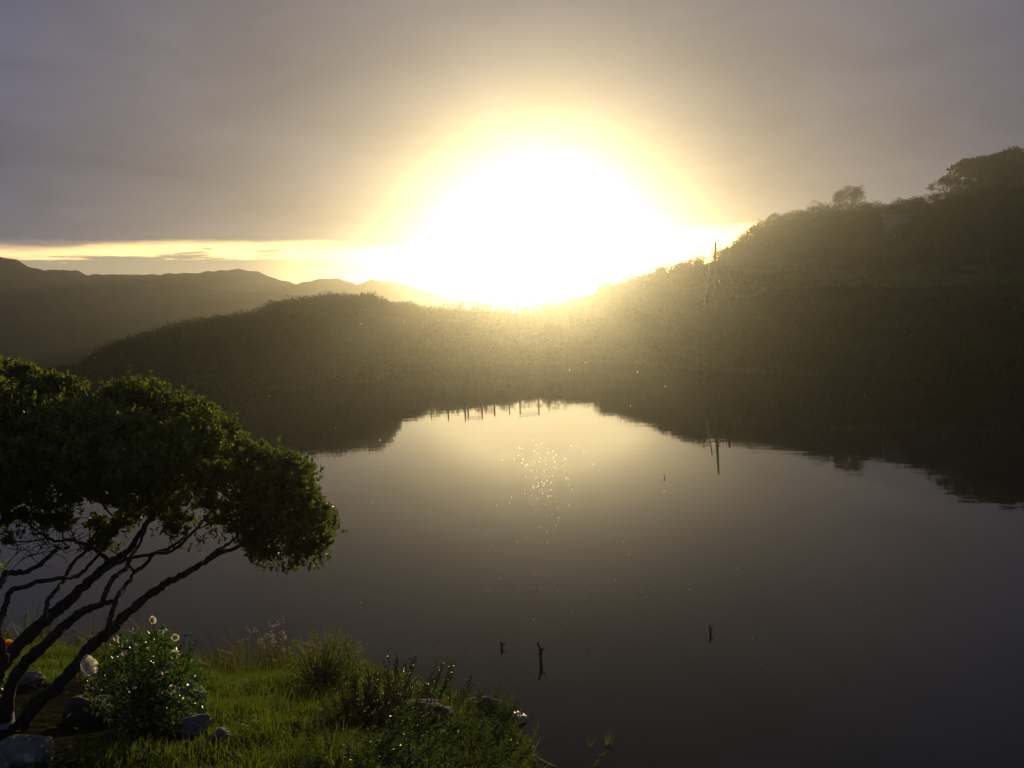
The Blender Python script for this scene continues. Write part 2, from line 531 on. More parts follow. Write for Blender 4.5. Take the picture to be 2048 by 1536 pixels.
def mountain(name, table, D, depth, label, seed, amp):
    """a range all round: foot, rugged flank, crest, back slope"""
    a = np.radians(np.concatenate([np.arange(-180, -42, 1.0), np.arange(-42, 42, .12), np.arange(42, 180.1, 1.0)]))
    ad = np.degrees(a)
    ta = np.array([az_of(p_[0], p_[1]) for p_ in table]); tz = np.array([at(p_[0], p_[1], D)[2] for p_ in table])
    zc_ = np.interp(ad, ta, tz)
    inview = (ad > ta[0]) & (ad < ta[-1])
    zc_ = zc_ + np.where(inview, 0, 1) * 2.0 * np.minimum(1, np.minimum(np.abs(ad - ta[0]), np.abs(ad - ta[-1])) / 8) * wob(ad, 0 * ad, 14, 8, seed)
    zc_ = zc_ + .12 * wob(ad, 0 * ad, .5, 10, seed + 3)
    f = np.array([-1, -.75, -.55, -.4, -.28, -.18, -.1, -.04, 0, .05, .15, .4, 1.0])
    hh = np.array([0, .18, .36, .52, .66, .78, .88, .96, 1, .985, .93, .7, .0])
    AA, FF = np.meshgrid(a, f, indexing='ij')
    hz = np.interp(FF, f, hh)
    rr = D + FF * depth
    zc_ = np.minimum(zc_, 18.6)
    foot = -24.0
    gul = wob(AA * D * .5, FF * depth * .3, amp, 10, seed) * (1 - np.abs(FF)) * (FF < -.02)
    zz = foot + (zc_[:, None] - foot) * hz + gul * amp * .10
    V_ = np.stack([rr * np.sin(AA), rr * np.cos(AA), zz], -1).reshape(-1, 3)
    na_, nf = AA.shape
    I_ = np.arange(na_ - 1)[:, None] * nf + np.arange(nf - 1)[None]
    Q_ = np.stack([I_, I_ + 1, I_ + nf + 1, I_ + nf], -1).reshape(-1, 4)
    o = MB().add(V_, Q_).build(name, M['mountain'], smooth=True)
    tag(o, label, kind='structure')


mountain('far_mountains', [(-200, 505), (-60, 508), (0, 514), (25, 517), (38, 522), (66, 537), (90, 540), (150, 540), (160, 544), (172, 549), (260, 549), (320, 549), (345, 547),
         (395, 546), (420, 542), (450, 541), (478, 538), (498, 542), (518, 543), (535, 552), (560, 560), (592, 568), (615, 563), (635, 558), (672, 557), (700, 564), (714, 569),
         (730, 563), (744, 558), (760, 562), (790, 564), (830, 575), (870, 588), (930, 598), (1100, 600), (1500, 585), (2100, 540)], 182, 38,
         'farthest mountain range with flat-topped crest fading into haze', 4, 14)
mountain('middle_hills', [(-200, 612), (0, 598), (110, 592), (220, 583), (330, 571), (385, 566), (430, 580), (520, 584), (660, 595), (800, 602), (900, 608), (1300, 610), (2100, 600)], 145, 26,
         'long middle ridge below the mountain range', 17, 10)
mountain('low_ridge', [(-300, 650), (-100, 640), (0, 636), (90, 636), (190, 638), (225, 650), (260, 668), (300, 690), (360, 720), (600, 740), (2100, 700)], 112, 20,
         'low dark ridge in the valley', 29, 6)


# ------------------------------------------------------------------ hillside scrub
def clump(mb, c, rx, rz, n, size, flat=0.6):
    d = rdir(n)
    rad = rng.uniform(.55, 1.0, n) ** .6
    lump = 1 + .25 * np.sin(d[:, 0] * 5 + c[0] * 3) * np.cos(d[:, 1] * 4 + c[1] * 5)
    P_ = np.array(c) + d * np.array([rx, rx, rz]) * (rad * lump)[:, None]
    P_[:, 2] += rz * .55
    leaves(mb, P_, unit(d + rdir(n) * .8 + [0, 0, .4]), rdir(n), rng.uniform(.7, 1.3, n) * size, rng.uniform(.45, .7, n) * size)


CLEAR = []
for px_, D_, rq in [(1700, 96, 3.2), (1893, 86, 2.2), (1548, 97, 1.5), (1424, 54, 1.6), (1431, 66, 2.2)]:
    a = R(az_of(px_, 430)); CLEAR.append((D_ * math.sin(a), D_ * math.cos(a), rq))
mb = MB()
n = 0
for _ in range(6500):
    a = R(random.uniform(-39, 40))
    ad = math.degrees(a)
    ra = float(np.interp(ad, AZC, R1)); rb = float(np.interp(ad, AZC, KR[3]))
    r = random.uniform(ra + .4, rb + 3)
    x, y = r * math.sin(a), r * math.cos(a)
    u = (r - ra) / (rb - ra)
    if ad > 15.5 and 53.5 < r < 65.5 and random.random() < .95: continue            # the grassy terrace
    if -6.5 < ad < 6 and random.random() < (.35 if u < .8 else .8): continue  # the dam wall
    big = random.random()
    h = random.uniform(.25, .55) + (.7 * random.random() if big > .5 else 0)
    if ad > 13 and r > 67: h = h * 1.2 + .2
    if -6.5 < ad < 6: h *= .55
    if rb - r < 4: h = min(h, .8)
    if any(math.hypot(x - qx_, y - qy_) < rq for qx_, qy_, rq in CLEAR): continue
    if float(wob(np.array(x), np.array(y), 3.0, 8, 13)) < -.35 and rb - r > 4: continue
    z = float(zfun(x, y))
    ridge = r > rb - (14 if ad > 12 else 5)
    clump(mb, (x, y, z - .1), h * random.uniform(.7, 1.1), h * .75, int(60 + 260 * h * h) if ridge else int(30 + 60 * h), .13 if ridge else .15)
    n += 1
tag(mb.build('hillside_scrub', M['scrub']), 'dark mass of low scrub covering the far banks and hill', 'scrub', kind='stuff')

# terrace grass on the far slope
mb = MB()
n = 26000
a = np.radians(rng.uniform(14.5, 37, n)); r = rng.uniform(55, 66, n)
x = r * np.sin(a); y = r * np.cos(a)
k = (wob(x, y, 2.2, 8, 7) + .25 * wob(x, y, .8, 8, 1)) > -.25
x, y, n = x[k], y[k], int(k.sum())
P_ = np.stack([x, y, zfun(x, y) - .03], 1)
blades(mb, P_, rng.uniform(.15, .45, n), .05, rng.uniform(.1, .7, n), rng.uniform(0, 6.28, n))
tag(mb.build('far_grass', M['weed']), 'sunlit strip of grass on the terrace across the water', 'grass', kind='stuff')

# grass fringe along the far shore
mb = MB()
n = 12000
a = np.radians(rng.uniform(-36, 38, n)); ra = np.interp(np.degrees(a), AZC, R1)
r = ra + rng.uniform(-.3, 3.5, n) ** 1.0
x = r * np.sin(a); y = r * np.cos(a)
P_ = np.stack([x, y, np.maximum(zfun(x, y), -.05)], 1)
blades(mb, P_, rng.uniform(.08, .32, n), .04, rng.uniform(.3, 1.1, n), rng.uniform(0, 6.28, n))
tag(mb.build('shore_grass', M['scrub']), 'rough grass fringing the far shore', 'grass', kind='stuff')


# ------------------------------------------------------------------ trees and shrubs on the far bank
def grow(mb, p, d, L, r, lvl, spread, tips, up=.25):
    n_ = 4
    pts = [p]
    dd = d
    for k in range(n_):
        dd = unit(dd + rdir(1)[0] * .16 + np.array([0, 0, up * .12]))
        pts.append(pts[-1] + dd * L / n_)
    tube(mb, pts, np.linspace(r, r * .68, n_ + 1), 5 if lvl > 2 else 3, cap=False)
    if lvl == 0:
        tips.append((pts[-1], dd)); return
    for k in range(random.choice((2, 3, 3))):
        nd = unit(dd + rdir(1)[0] * spread + np.array([0, 0, up * .3]))
        grow(mb, pts[-1 - (k % 2)], nd, L * random.uniform(.68, .85), r * .62, lvl - 1, spread, tips, up)


def bare_tree(base, H, label, leafy=0):
    t_ = empty('bare_tree', base, label, 'tree')
    mbt, mbc, tips = MB(), MB(), []
    base = np.array(base)
    top = base + [0, 0, H * .26]
    tube(mbt, [base - [0, 0, .3], (base + top) / 2 + [.04, 0, 0], top], [H * .05, H * .04, H * .035], 7)
    for k in range(8):
        an = k * .8 + random.random() * .4
        grow(mbc, top - [0, 0, random.uniform(0, H * .1)], unit(np.array([math.cos(an) * .75, math.sin(an) * .75, random.uniform(.25, 1.3)])), H * .27, H * .018, 4, .62, tips)
    mbt.build('trunk', M['twig'], t_)
    mbc.build('branches', M['twig'], t_)
    tp = np.array([q[0] for q in tips]); td = np.array([q[1] for q in tips])
    k = 9
    P_ = np.repeat(tp, k, 0) + rdir(len(tp) * k) * H * .05
    mf = MB()
    if not leafy:
        m_ = 1500
        d_ = rdir(m_); d_[:, 2] = np.abs(d_[:, 2]) * 1.1 - .12
        P2 = top + d_ * [H * .56, H * .56, H * .68] * (rng.uniform(.25, 1, m_) ** .45)[:, None] * (1 + .07 * np.sin(d_[:, :1] * 9) * np.cos(d_[:, 1:2] * 8))
        leaves(mf, P2, unit(d_ + rdir(m_) * .5), rdir(m_), H * .10, H * .008)
    leaves(mf, P_, unit(np.repeat(td, k, 0) + rdir(len(P_)) * .9), rdir(len(P_)), H * .07, H * .008 * (1 + leafy))
    o = mf.build('twigs', M['twig'] if not leafy else M['scrub'], t_)
    tag(o, kind='stuff')
    return t_


def dense_tree(base, H, Wd, label, name='dense_tree', low=.25, n=9000):
    t_ = empty(name, base, label, 'tree')
    base = np.array(base)
    mt = MB()
    tube(mt, catmull([base - [0, 0, .4], base + [.1, 0, H * .3], base + [-.05, 0, H * .7]], 3), np.linspace(H * .05, H * .02, 7), 7)
    for k in range(5):
        an = k * 1.3
        tube(mt, catmull([base + [0, 0, H * .3], base + [math.cos(an) * Wd * .2, math.sin(an) * Wd * .2, H * .5], base + [math.cos(an) * Wd * .36, math.sin(an) * Wd * .36, H * .66]], 3), np.linspace(H * .02, H * .008, 7), 5)
    mt.build('trunk', M['bark'], t_)
    mc = MB()
    for k in range(26):
        an = random.uniform(0, 6.28); q = random.random() ** .5
        zz = random.uniform(low, .86)
        wloc = Wd * .5 * math.sqrt(max(.05, 1 - ((zz - .52) / .5) ** 2))
        c = base + [math.cos(an) * q * wloc * .8, math.sin(an) * q * wloc * .8, H * zz]
        cr = Wd * random.uniform(.12, .2)
        m_ = n // 26
        d_ = rdir(m_)
        P_ = c + d_ * cr * (rng.uniform(.4, 1.05, m_) ** .6)[:, None] * [1, 1, .75]
        leaves(mc, P_, unit(d_ + rdir(m_) * .7 + [0, 0, .3]), rdir(m_), .22, .15)
    tag(mc.build('crown', M['pine'], t_), kind='stuff')
    return t_


def on_ground(px, D):
    az_ = R(az_of(px, 430))
    x_, y_ = D * math.sin(az_), D * math.cos(az_)
    return np.array([x_, y_, float(zfun(x_, y_))])


def tree_to(px, ytop, D):
    b = on_ground(px, D)
    return b, at(px, ytop, D)[2] - b[2]


b, h = tree_to(1700, 372, 96)
bare_tree(b, h, 'leafless round-topped tree alone on the skyline of the right hill')
b, h = tree_to(1893, 352, 86)
bare_tree(b, h, 'thin half-bare tree on the skyline just left of the big dense trees', 1)
b, h = tree_to(1548, 428, 97)
bare_tree(b, h, 'tiny bare sapling on the skyline where the right hill starts to rise', 1)
b, h = tree_to(1963, 312, 90)
dense_tree(b, h, 5.0, 'large round dark tree, left one of the pair at the right end of the skyline', low=.42)
b, h = tree_to(2034, 306, 91)
dense_tree(b, h, 5.2, 'tall dark tree at the right end of the skyline, touching the frame edge', low=.2)
b, h = tree_to(2130, 300, 91)
dense_tree(b, h, 6, 'dark tree beyond the right end of the skyline', low=.2)
b, h = tree_to(1990, 345, 84)
dense_tree(b, h, 5.5, 'broad dark tree filling the slope below the pair of big trees', 'dense_tree', .1, 5000)


def shrub(px, ytop, D, Wd, label, grp=None, n=900, mat='scrub', leaf=.09):
    b, h = tree_to(px, ytop, D)
    h = max(h, .9)
    b = b - [0, 0, .15]
    t_ = empty('shrub', b, label, 'shrub', grp)
    mt = MB()
    for k in range(5):
        an = k * 1.26 + random.random()
        tube(mt, [b - [0, 0, .15], b + [math.cos(an) * Wd * .1, math.sin(an) * Wd * .1, h * .35], b + [math.cos(an) * Wd * .3, math.sin(an) * Wd * .3, h * .7]], [.035, .025, .012], 4)
    mt.build('stems', M['twig'], t_)
    mc = MB()
    for k in range(7):
        an = random.uniform(0, 6.28); q = random.uniform(0, .36) * Wd
        cz = random.uniform(.1, .72) * h
        m_ = n // 7
        d_ = rdir(m_)
        c = b + [math.cos(an) * q, math.sin(an) * q, cz]
        P_ = c + d_ * [Wd * .24, Wd * .24, h * .34] * (rng.uniform(.3, 1.05, m_))[:, None]
        leaves(mc, P_, unit(d_ + rdir(m_) * .6 + [0, 0, .6]), rdir(m_), rng.uniform(.6, 1.4, m_) * leaf, leaf * .5)
    tag(mc.build('foliage', M[mat], t_), kind='stuff')


ORD = ['leftmost', 'second', 'third', 'fourth', 'fifth', 'sixth', 'seventh', 'eighth', 'ninth', 'tenth', 'eleventh', 'twelfth', 'thirteenth', 'rightmost']


def nth(i, n_):
    return 'leftmost' if i == 0 else 'rightmost' if i == n_ - 1 else ORD[i] + ' from left'


LG = 'shrubs along the crest of the left bank'
RG = 'shrubs along the skyline of the right hill'
shrub(500, 616, 49.5, 1.9, 'tallest feathery shrub on the crest of the left bank')
for i_, (px, yt, D, Wd) in enumerate([(205, 702, 45, 1.2), (235, 682, 46, 1.7), (300, 664, 47, 2.3), (345, 658, 48, 1.4), (420, 651, 49, 1.9), (465, 638, 49.5, 1.5), (545, 612, 51, 1.5), (590, 606, 51.5, 1.9),
                      (640, 595, 51.5, 2.4), (690, 598, 51.5, 2.2), (735, 600, 51.5, 1.8), (764, 612, 52.5, 1.2)]):
    shrub(px, yt, D, Wd, 'low rounded shrub on the crest of the left bank, ' + nth(i_, 12) + ' of the row', LG)
for i_, (px, yt, D, Wd) in enumerate([(1265, 548, 67, 1.6), (1320, 540, 66, 1.3), (1372, 520, 63, 1.6), (1395, 516, 64, 1.4), (1480, 484, 78, 1.8), (1515, 458, 90, 2.0), (1560, 430, 96, 2.2), (1600, 420, 96, 2.4),
                      (1645, 407, 95, 3.0), (1750, 408, 92, 2.6), (1790, 407, 91, 2.4), (1835, 392, 84, 2.4), (1870, 384, 83, 2.0), (1905, 366, 84, 2.4)]):
    shrub(px, yt, D, Wd, 'dark bushy shrub on the skyline of the right hill, ' + nth(i_, 14), RG, 1400)
for px, yt, D, Wd, lb in [(868, 606, 60, 1.6, 'small straggly bush on the dam wall left of the wooden frames'), (990, 612, 61, 1.0, 'small bush on the dam wall between the two wooden frames'),
                          (1120, 604, 62, 1.0, 'small bush on the dam wall just right of the gate frame'), (1232, 556, 66, 1.8, 'bush where the dam wall meets the right hill')]:
    shrub(px, yt, D, Wd, lb)
TG = 'shrubs on the grassy terrace across the water'
for i_, (px, yt, D, Wd) in enumerate([(1545, 548, 60, .9), (1700, 537, 60, 1.6), (1755, 540, 60, 1.5), (1850, 520, 62, 1.9), (1885, 524, 62, 1.3), (2010, 542, 62, 1.4)]):
    shrub(px, yt, D, Wd, 'rounded shrub in the grass of the terrace across the water, ' + nth(i_, 6), TG)


# ------------------------------------------------------------------ fences, gate, braced pole, shed
def post_mesh(mb, b, h, r, lean=(0, 0)):
    tube(mb, [b - np.array([0, 0, .4]), b + np.array([lean[0] * h * .5, lean[1] * h * .5, h * .5]), b + np.array([lean[0] * h, lean[1] * h, h])], [r * 1.05, r, r * .95], 8)


def fence(pts, h, r, label, wires=4):
    t_ = empty('wire_fence', pts[0], label, 'fence')
    tops = []
    for b in pts:
        hh = h * random.uniform(.9, 1.12); ln = (random.uniform(-.05, .05), random.uniform(-.04, .04))
        mbp = MB(); post_mesh(mbp, b, hh, r * random.uniform(.85, 1.2), ln)
        mbp.build('post', M['post'], t_)
        tops.append((b, np.array([ln[0] * hh, ln[1] * hh, hh])))
    for k in range(wires):
        f_ = .22 + .7 * k / (wires - 1)
        path = []
        for i, (b, tp) in enumerate(tops):
            path.append(b + tp * f_)
            if i < len(tops) - 1:
                path.append((b + tp * f_ + tops[i + 1][0] + tops[i + 1][1] * f_) / 2 - [0, 0, .03])
        mbw = MB(); tube(mbw, path, .004, 4)
        mbw.build('wire', M['wire'], t_)
    return t_


crest = [on_ground(px, D) for px, D in [(800, 58), (845, 59.5), (880, 60), (915, 60.5), (975, 61), (1005, 61), (1085, 61.5), (1130, 62), (1165, 64), (1215, 66), (1262, 65), (1285, 64)]]
fence(crest, 1.15, .055, 'post and wire fence along the crest of the dam wall below the sun')
slope = [on_ground(px, D) for px, D in [(1455, 56), (1560, 58), (1660, 58), (1770, 58.5), (1890, 59), (1973, 59), (2060, 59)]]
fence(slope, 1.7, .08, 'post and wire fence along the grassy terrace on the right')


def frame_gate(px, D, wdt, h, label):
    b = on_ground(px, D)
    t_ = empty('gate_frame', b, label, 'gate')
    for s in (-.5, .5):
        mbp = MB(); post_mesh(mbp, b + [wdt * s, 0, 0], h, .055); mbp.build('post', M['post'], t_)
    mbp = MB(); tube(mbp, [b + [-wdt * .56, -.07, h - .07], b + [wdt * .56, -.07, h - .07]], .04, 6); mbp.build('crossbar', M['post'], t_)


frame_gate(1046, 61, 1.35, 1.4, 'open wooden gate frame on the dam wall directly under the sun')
frame_gate(935, 60.5, 1.0, 1.15, 'smaller wooden frame on the dam wall, left of the gate frame')

b = on_ground(1424, 54)
t_ = empty('braced_pole', b, 'tall bare pole with slanting brace coloured as if sunlit where the right hill begins', 'pole')
mbp = MB(); topz = at(1431, 484, 54)
tube(mbp, [b - [0, 0, .4], b * .5 + topz * .5 + [.02, 0, 0], topz], [.085, .08, .07], 8); mbp.build('pole', M['post'], t_)
f1 = at(1419, 528, 53.3); f0 = on_ground(1405, 52.6)
mbp = MB(); tube(mbp, [f0 - [0, 0, .1], f1], [.045, .04], 6); mbp.build('brace', M['pale_or_sunlit_wood'], t_)  # lighter wood colour stands in for sun falling on this brace
mbp = MB(); tube(mbp, [on_ground(1450, 54.2) - [0, 0, .1], b * .45 + topz * .55], [.04, .04], 6); mbp.build('brace', M['post'], t_)
mbp = MB(); tube(mbp, [on_ground(1405, 52.6) + [0, 0, .7], b + [0, 0, 1.0]], [.035, .035], 6); mbp.build('rail', M['post'], t_)

b = on_ground(1792, 76)
t_ = empty('small_shed', b, 'small pale square shed half hidden in scrub on the right hillside', 'shed')
hz = max(at(1792, 468, 76)[2] - b[2], 1.6)
mbs = MB(); v, q = box(None, (b[0] - .72, b[1] - .8, b[2] - .5), (b[0] + .72, b[1] + .8, b[2] + hz)); mbs.add(v, q); mbs.build('walls', M['wall'], t_)
mbs = MB(); v, q = box(None, (b[0] - .8, b[1] - .9, b[2] + hz + .003), (b[0] + .8, b[1] + .9, b[2] + hz + .09)); mbs.add(v, q); mbs.build('roof', M['roof'], t_)


# ------------------------------------------------------------------ lawn
def inpoly(px, py, poly):
    px = np.asarray(px); py = np.asarray(py)
    c = np.zeros(px.shape, bool)
    j = len(poly) - 1
    for i in range(len(poly)):
        xi, yi = poly[i]; xj, yj = poly[j]
        c ^= ((yi > py) != (yj > py)) & (px < (xj - xi) * (py - yi) / (yj - yi + 1e-9) + xi)
        j = i
    return c


BED = [(-400, 1385), (40, 1365), (120, 1375), (160, 1345), (260, 1320), (385, 1330), (410, 1400), (420, 1480), (330, 1500), (200, 1500), (120, 1560), (100, 2000), (-600, 2000)]


def bank_pts(n, rmin=2.6):
    a_ = np.radians(rng.uniform(-47, 14, n)); r0_ = np.interp(np.degrees(a_), AZ0, R0) + .35
    r_ = np.sqrt(rng.uniform(rmin ** 2, r0_ ** 2))
    x_ = r_ * np.sin(a_); y_ = r_ * np.cos(a_)
    z_ = zfun(x_, y_)
    return np.stack([x_, y_, z_], 1), r_ / r0_


P_, u = bank_pts(230000)
qx, qy = project(P_)
keep = (P_[:, 2] > -.02) & ~inpoly(qx, qy, BED)
keep &= ~((qx > 640) & (qy > 1330 ) & (qx > 400 + (qy - 1330) * 1.3 + 330) & (rng.random(len(qx)) < .75))
dens = .55 + .45 * wob(P_[:, 0], P_[:, 1], .5, 8, 9)
keep &= rng.random(len(qx)) < np.clip(dens + .45, .25, 1)
P_, u = P_[keep], u[keep]
n = len(P_)
hh = (.045 + .05 * rng.random(n) ** 2) * (1 + .55 * wob(P_[:, 0], P_[:, 1], .35, 8, 14)) + .05 * sstep(.85, 1, u)
mb = MB()
blades(mb, P_, np.maximum(hh, .025), rng.uniform(.003, .006, n), rng.uniform(.1, .9, n), rng.uniform(0, 6.28, n))
tag(mb.build('lawn_grass', M['grass']), 'short green backlit grass covering the near bank', 'grass', kind='stuff')

# longer tufts
mb = MB()
for _ in range(420):
    P1, u1 = bank_pts(1)
    c = P1[0]
    cx, cy = project(c)
    if c[2] < 0 or (inpoly(cx, cy, BED) and random.random() < .8): continue
    k = random.randint(14, 34)
    an = rng.uniform(0, 6.28, k); q = rng.uniform(0, .06, k)
    P2 = c + np.stack([np.cos(an) * q, np.sin(an) * q, 0 * q], 1)
    blades(mb, P2, rng.uniform(.08, .2, k), rng.uniform(.004, .008, k), rng.uniform(.2, 1.0, k), an)
tag(mb.build('grass_tufts', M['grass']), 'longer tufts of grass scattered over the near bank', 'grass', kind='stuff')

# rough grass and reeds along the waterline, thinning into the water
mb = MB()
n = 9000
a_ = np.radians(rng.uniform(-45, -13, n)); r0_ = np.interp(np.degrees(a_), AZ0, R0)
r_ = r0_ + rng.normal(-.35, .55, n)
x_ = r_ * np.sin(a_); y_ = r_ * np.cos(a_)
P_ = np.stack([x_, y_, np.maximum(zfun(x_, y_), -.05)], 1)
gap = np.clip(.35 + 1.1 * wob(x_, y_, .35, 8, 2), 0.03, 1) * sstep(.75, -.1, r_ - r0_)
P_ = P_[rng.random(n) < gap]
n = len(P_)
blades(mb, P_, rng.uniform(.10, .56, n) ** 1.0 * np.clip(.8 + .5 * wob(P_[:, 0], P_[:, 1], .25, 8, 6), .35, 1.3), rng.uniform(.004, .008, n), rng.uniform(.1, .8, n), rng.uniform(0, 6.28, n))
tag(mb.build('waterside_reeds', M['reed']), 'rough olive grass and reeds standing along the near waterline', 'reeds', kind='stuff')

# low leafy ground cover between grass and stones
mb = MB()
n = 16000
P_, u = bank_pts(n)
qx, qy = project(P_)
k = (P_[:, 2] > 0) & (inpoly(qx, qy, [(420, 1300), (700, 1330), (900, 1420), (1080, 1500), (1100, 1560), (500, 1560), (640, 1430), (560, 1340)]) | (inpoly(qx, qy, BED) & (rng.random(n) < .12)))
P_ = P_[k]; n = len(P_)
P_ = P_ + rdir(n) * [.03, .03, 0] + np.stack([0 * P_[:, 0], 0 * P_[:, 0], rng.uniform(.01, .12, n)], 1)
leaves(mb, P_, unit(rdir(n) + [0, 0, .5]), rdir(n) + [0, 0, 1], rng.uniform(.015, .04, n), rng.uniform(.008, .018, n))
tag(mb.build('ground_cover', M['rust_weed']), 'small brownish leafy weeds between the lawn and the water', 'weeds', kind='stuff')


# ------------------------------------------------------------------ stones
def rock(px, py, wpx, hpx, label, mat='rock', seed=0, depth=.8, sink=.3, flat=False, rot=0.0, lift=0):
    b = G(px, py)
    D = math.hypot(b[0], b[1])
    rx = wpx * D / FPX / 2; rz = hpx * D / FPX / 2
    bm = bmesh.new()
    bmesh.ops.create_icosphere(bm, subdivisions=5, radius=1)
    cuts = [unit(rdir(1)[0]) for _ in range(9)]
    off = Vector((seed * 3.1, seed * 1.7, seed))
    for v in bm.verts:
        p_ = v.co.copy()
        k = 1 + .22 * mnoise.noise(p_ * 1.2 + off)
        q_ = p_ * k
        for c in cuts:
            dd = q_.dot(Vector(c))
            if dd > .72: q_ -= Vector(c) * (dd - .72) * .85
        q_ += p_ * (.07 * mnoise.noise(p_ * 4 + off) + .03 * mnoise.noise(p_ * 11 + off))
        v.co = q_
    bm.transform(Matrix.Translation(Vector((b[0], b[1], b[2] + rz * (1 - sink) + lift))) @ Matrix.Rotation(rot, 4, 'Y') @ Matrix.Diagonal((rx, rx * depth, rz, 1)) @ Matrix.Rotation(seed, 4, 'Z'))
    me = bpy.data.meshes.new('rock')
    bm.to_mesh(me); bm.free()
    me.transform(Matrix.Translation(-Vector(b)))
    for p_ in me.polygons: p_.use_smooth = True
    me.materials.append(M[mat])
    o = bpy.data.objects.new('rock', me)
    o.location = b
    col.objects.link(o)
    tag(o, label, 'rock')
    return o


rock(178, 1446, 112, 58, 'brown flat-topped stone in the shaded bed below the rose bush', 'rock_brown', 1, .7)
rock(238, 1428, 110, 56, 'mossy rounded stone behind the brown stone under the rose bush', 'rock', 11, .7)
rock(384, 1404, 84, 44, 'jagged grey stone at the right foot of the rose bush', 'rock', 2, .6, rot=.55)
rock(388, 1466, 64, 44, 'grey stone at the edge of the lawn in front of the rose bush', 'rock', 3)
rock(45, 1545, 135, 84, 'large lichen-covered stone in the bottom left corner', 'rock', 4)
rock(60, 1372, 46, 32, 'small grey stone behind the leaning trunks', 'rock', 5)
rock(440, 1480, 44, 28, 'small stone sunk in the lawn', 'rock', 6)
rock(972, 1444, 96, 66, 'dark round boulder at the water edge', 'rock_brown', 7, .8)
rock(845, 1440, 130, 50, 'dark earthy mound of stone among the waterside weeds', 'rock_brown', 9, .9)
rock(1031, 1441, 54, 20, 'wet pale stone, sun glare painted into its colour, beside the dark boulder at the waterline', 'rock_pale_glare', 8, .9, sink=.25)

# pale upright slab at the left edge
b = G(2, 1455)
t_ = tag(MB().add(*box(None, (b[0] - .10, b[1] - .04, b[2] - .1), (b[0] + .055, b[1] + .05, b[2] + .17))).build('garden_slab', M['pale_slab']), 'pale grey upright slab cut off by the left edge, beside the trunks', 'slab')
bv = t_.modifiers.new('bevel', 'BEVEL'); bv.width = .008; bv.segments = 2


# ------------------------------------------------------------------ leaning tree
root = G(20, 1462)
D0 = math.hypot(root[0], root[1])
tree = empty('leaning_tree', root, 'wind-leaned spreading tree with dense crown on the left bank', 'tree')
BR = [  # (points px, D at start, D at end, width px start, end)
    ('trunk', [(-35, 1450), (-20, 1380), (9, 1323), (70, 1258), (111, 1223), (152, 1188), (187, 1156), (217, 1126), (258, 1100), (285, 1060), (330, 1000)], D0, 5.3, 44, 12),
    ('trunk', [(5, 1440), (30, 1352), (88, 1291), (129, 1252), (164, 1223), (187, 1214), (211, 1206), (228, 1203)], D0 + .02, 4.8, 36, 12),
    ('branch', [(203, 1210), (212, 1182), (229, 1153), (252, 1137), (264, 1109), (281, 1085), (300, 1030)], 4.77, 5.2, 16, 7),
    ('trunk', [(30, 1470), (67, 1414), (123, 1364), (182, 1293), (214, 1267), (243, 1238), (281, 1203), (322, 1173), (366, 1150), (401, 1129), (434, 1109), (480, 1091), (530, 1050)], D0, 5.2, 42, 8),
    ('branch', [(401, 1129), (428, 1106), (457, 1088), (476, 1070), (500, 1030)], 4.98, 5.3, 10, 6),
    ('branch', [(213, 1266), (223, 1229), (234, 1197), (255, 1168), (270, 1144), (287, 1132), (311, 1106), (346, 1092), (390, 1060)], 4.72, 5.5, 17, 7),
    ('branch', [(270, 1144), (262, 1136), (254, 1118), (240, 1108)], 5.0, 5.1, 9, 6),
    ('branch', [(12, 1325), (3, 1290), (-4, 1260), (3, 1232), (12, 1209), (21, 1182), (59, 1170), (111, 1156), (152, 1153), (176, 1132), (199, 1106), (220, 1060)], 4.45, 5.1, 18, 8),
    ('branch', [(-45, 1300), (-30, 1220), (0, 1168), (15, 1147), (50, 1144), (85, 1126), (111, 1100), (138, 1095)], 4.5, 5.4, 20, 8),
    ('branch', [(88, 1240), (100, 1197), (126, 1162), (146, 1126), (176, 1097), (200, 1050)], 4.75, 5.3, 13, 7),
    ('branch', [(217, 1126), (202, 1106), (182, 1094), (141, 1080), (111, 1082), (82, 1068), (50, 1040)], 5.08, 5.5, 13, 5),
    ('branch', [(187, 1156), (250, 1120), (311, 1108), (350, 1098), (400, 1050), (440, 1000)], 5.0, 5.6, 12, 6),
    ('branch', [(-40, 1300), (-110, 1200), (-190, 1120), (-260, 1060)], 4.5, 5.2, 22, 9),
    ('branch', [(-20, 1240), (-60, 1150), (-80, 1090), (-100, 1020)], 4.6, 5.5, 16, 8),
]
ends = []
for nm, pts, da, db, wa, wb in BR:
    k = len(pts)
    tt = np.linspace(0, 1, k)
    W3 = []
    for (x_, y_), q in zip(pts, tt):
        D_ = da + (db - da) * q ** 1.3 + .05 * math.sin(x_ * .05)
        W3.append(at(x_, y_, D_))
    W3 = np.array(W3)
    C = catmull(W3, 7)
    C = C + rng.normal(size=C.shape) * .003
    rad = .64 * np.linspace(wa, wb, len(C)) * np.linspace(da, db, len(C)) / FPX / 2
    rad = rad * (1 + .05 * np.sin(np.arange(len(C)) * 1.3 + wa) + .05 * rng.normal(size=len(C)))
    if nm == 'trunk': rad[:4] *= [1.35, 1.2, 1.1, 1.05]
    mb = MB(); tube(mb, C, rad, 10, .05)
    mb.build(nm, M['bark'], tree, smooth=True)
    ends += [C[-1], C[-6], C[int(len(C) * .75)], C[int(len(C) * .6)]]
ends = np.array(ends)

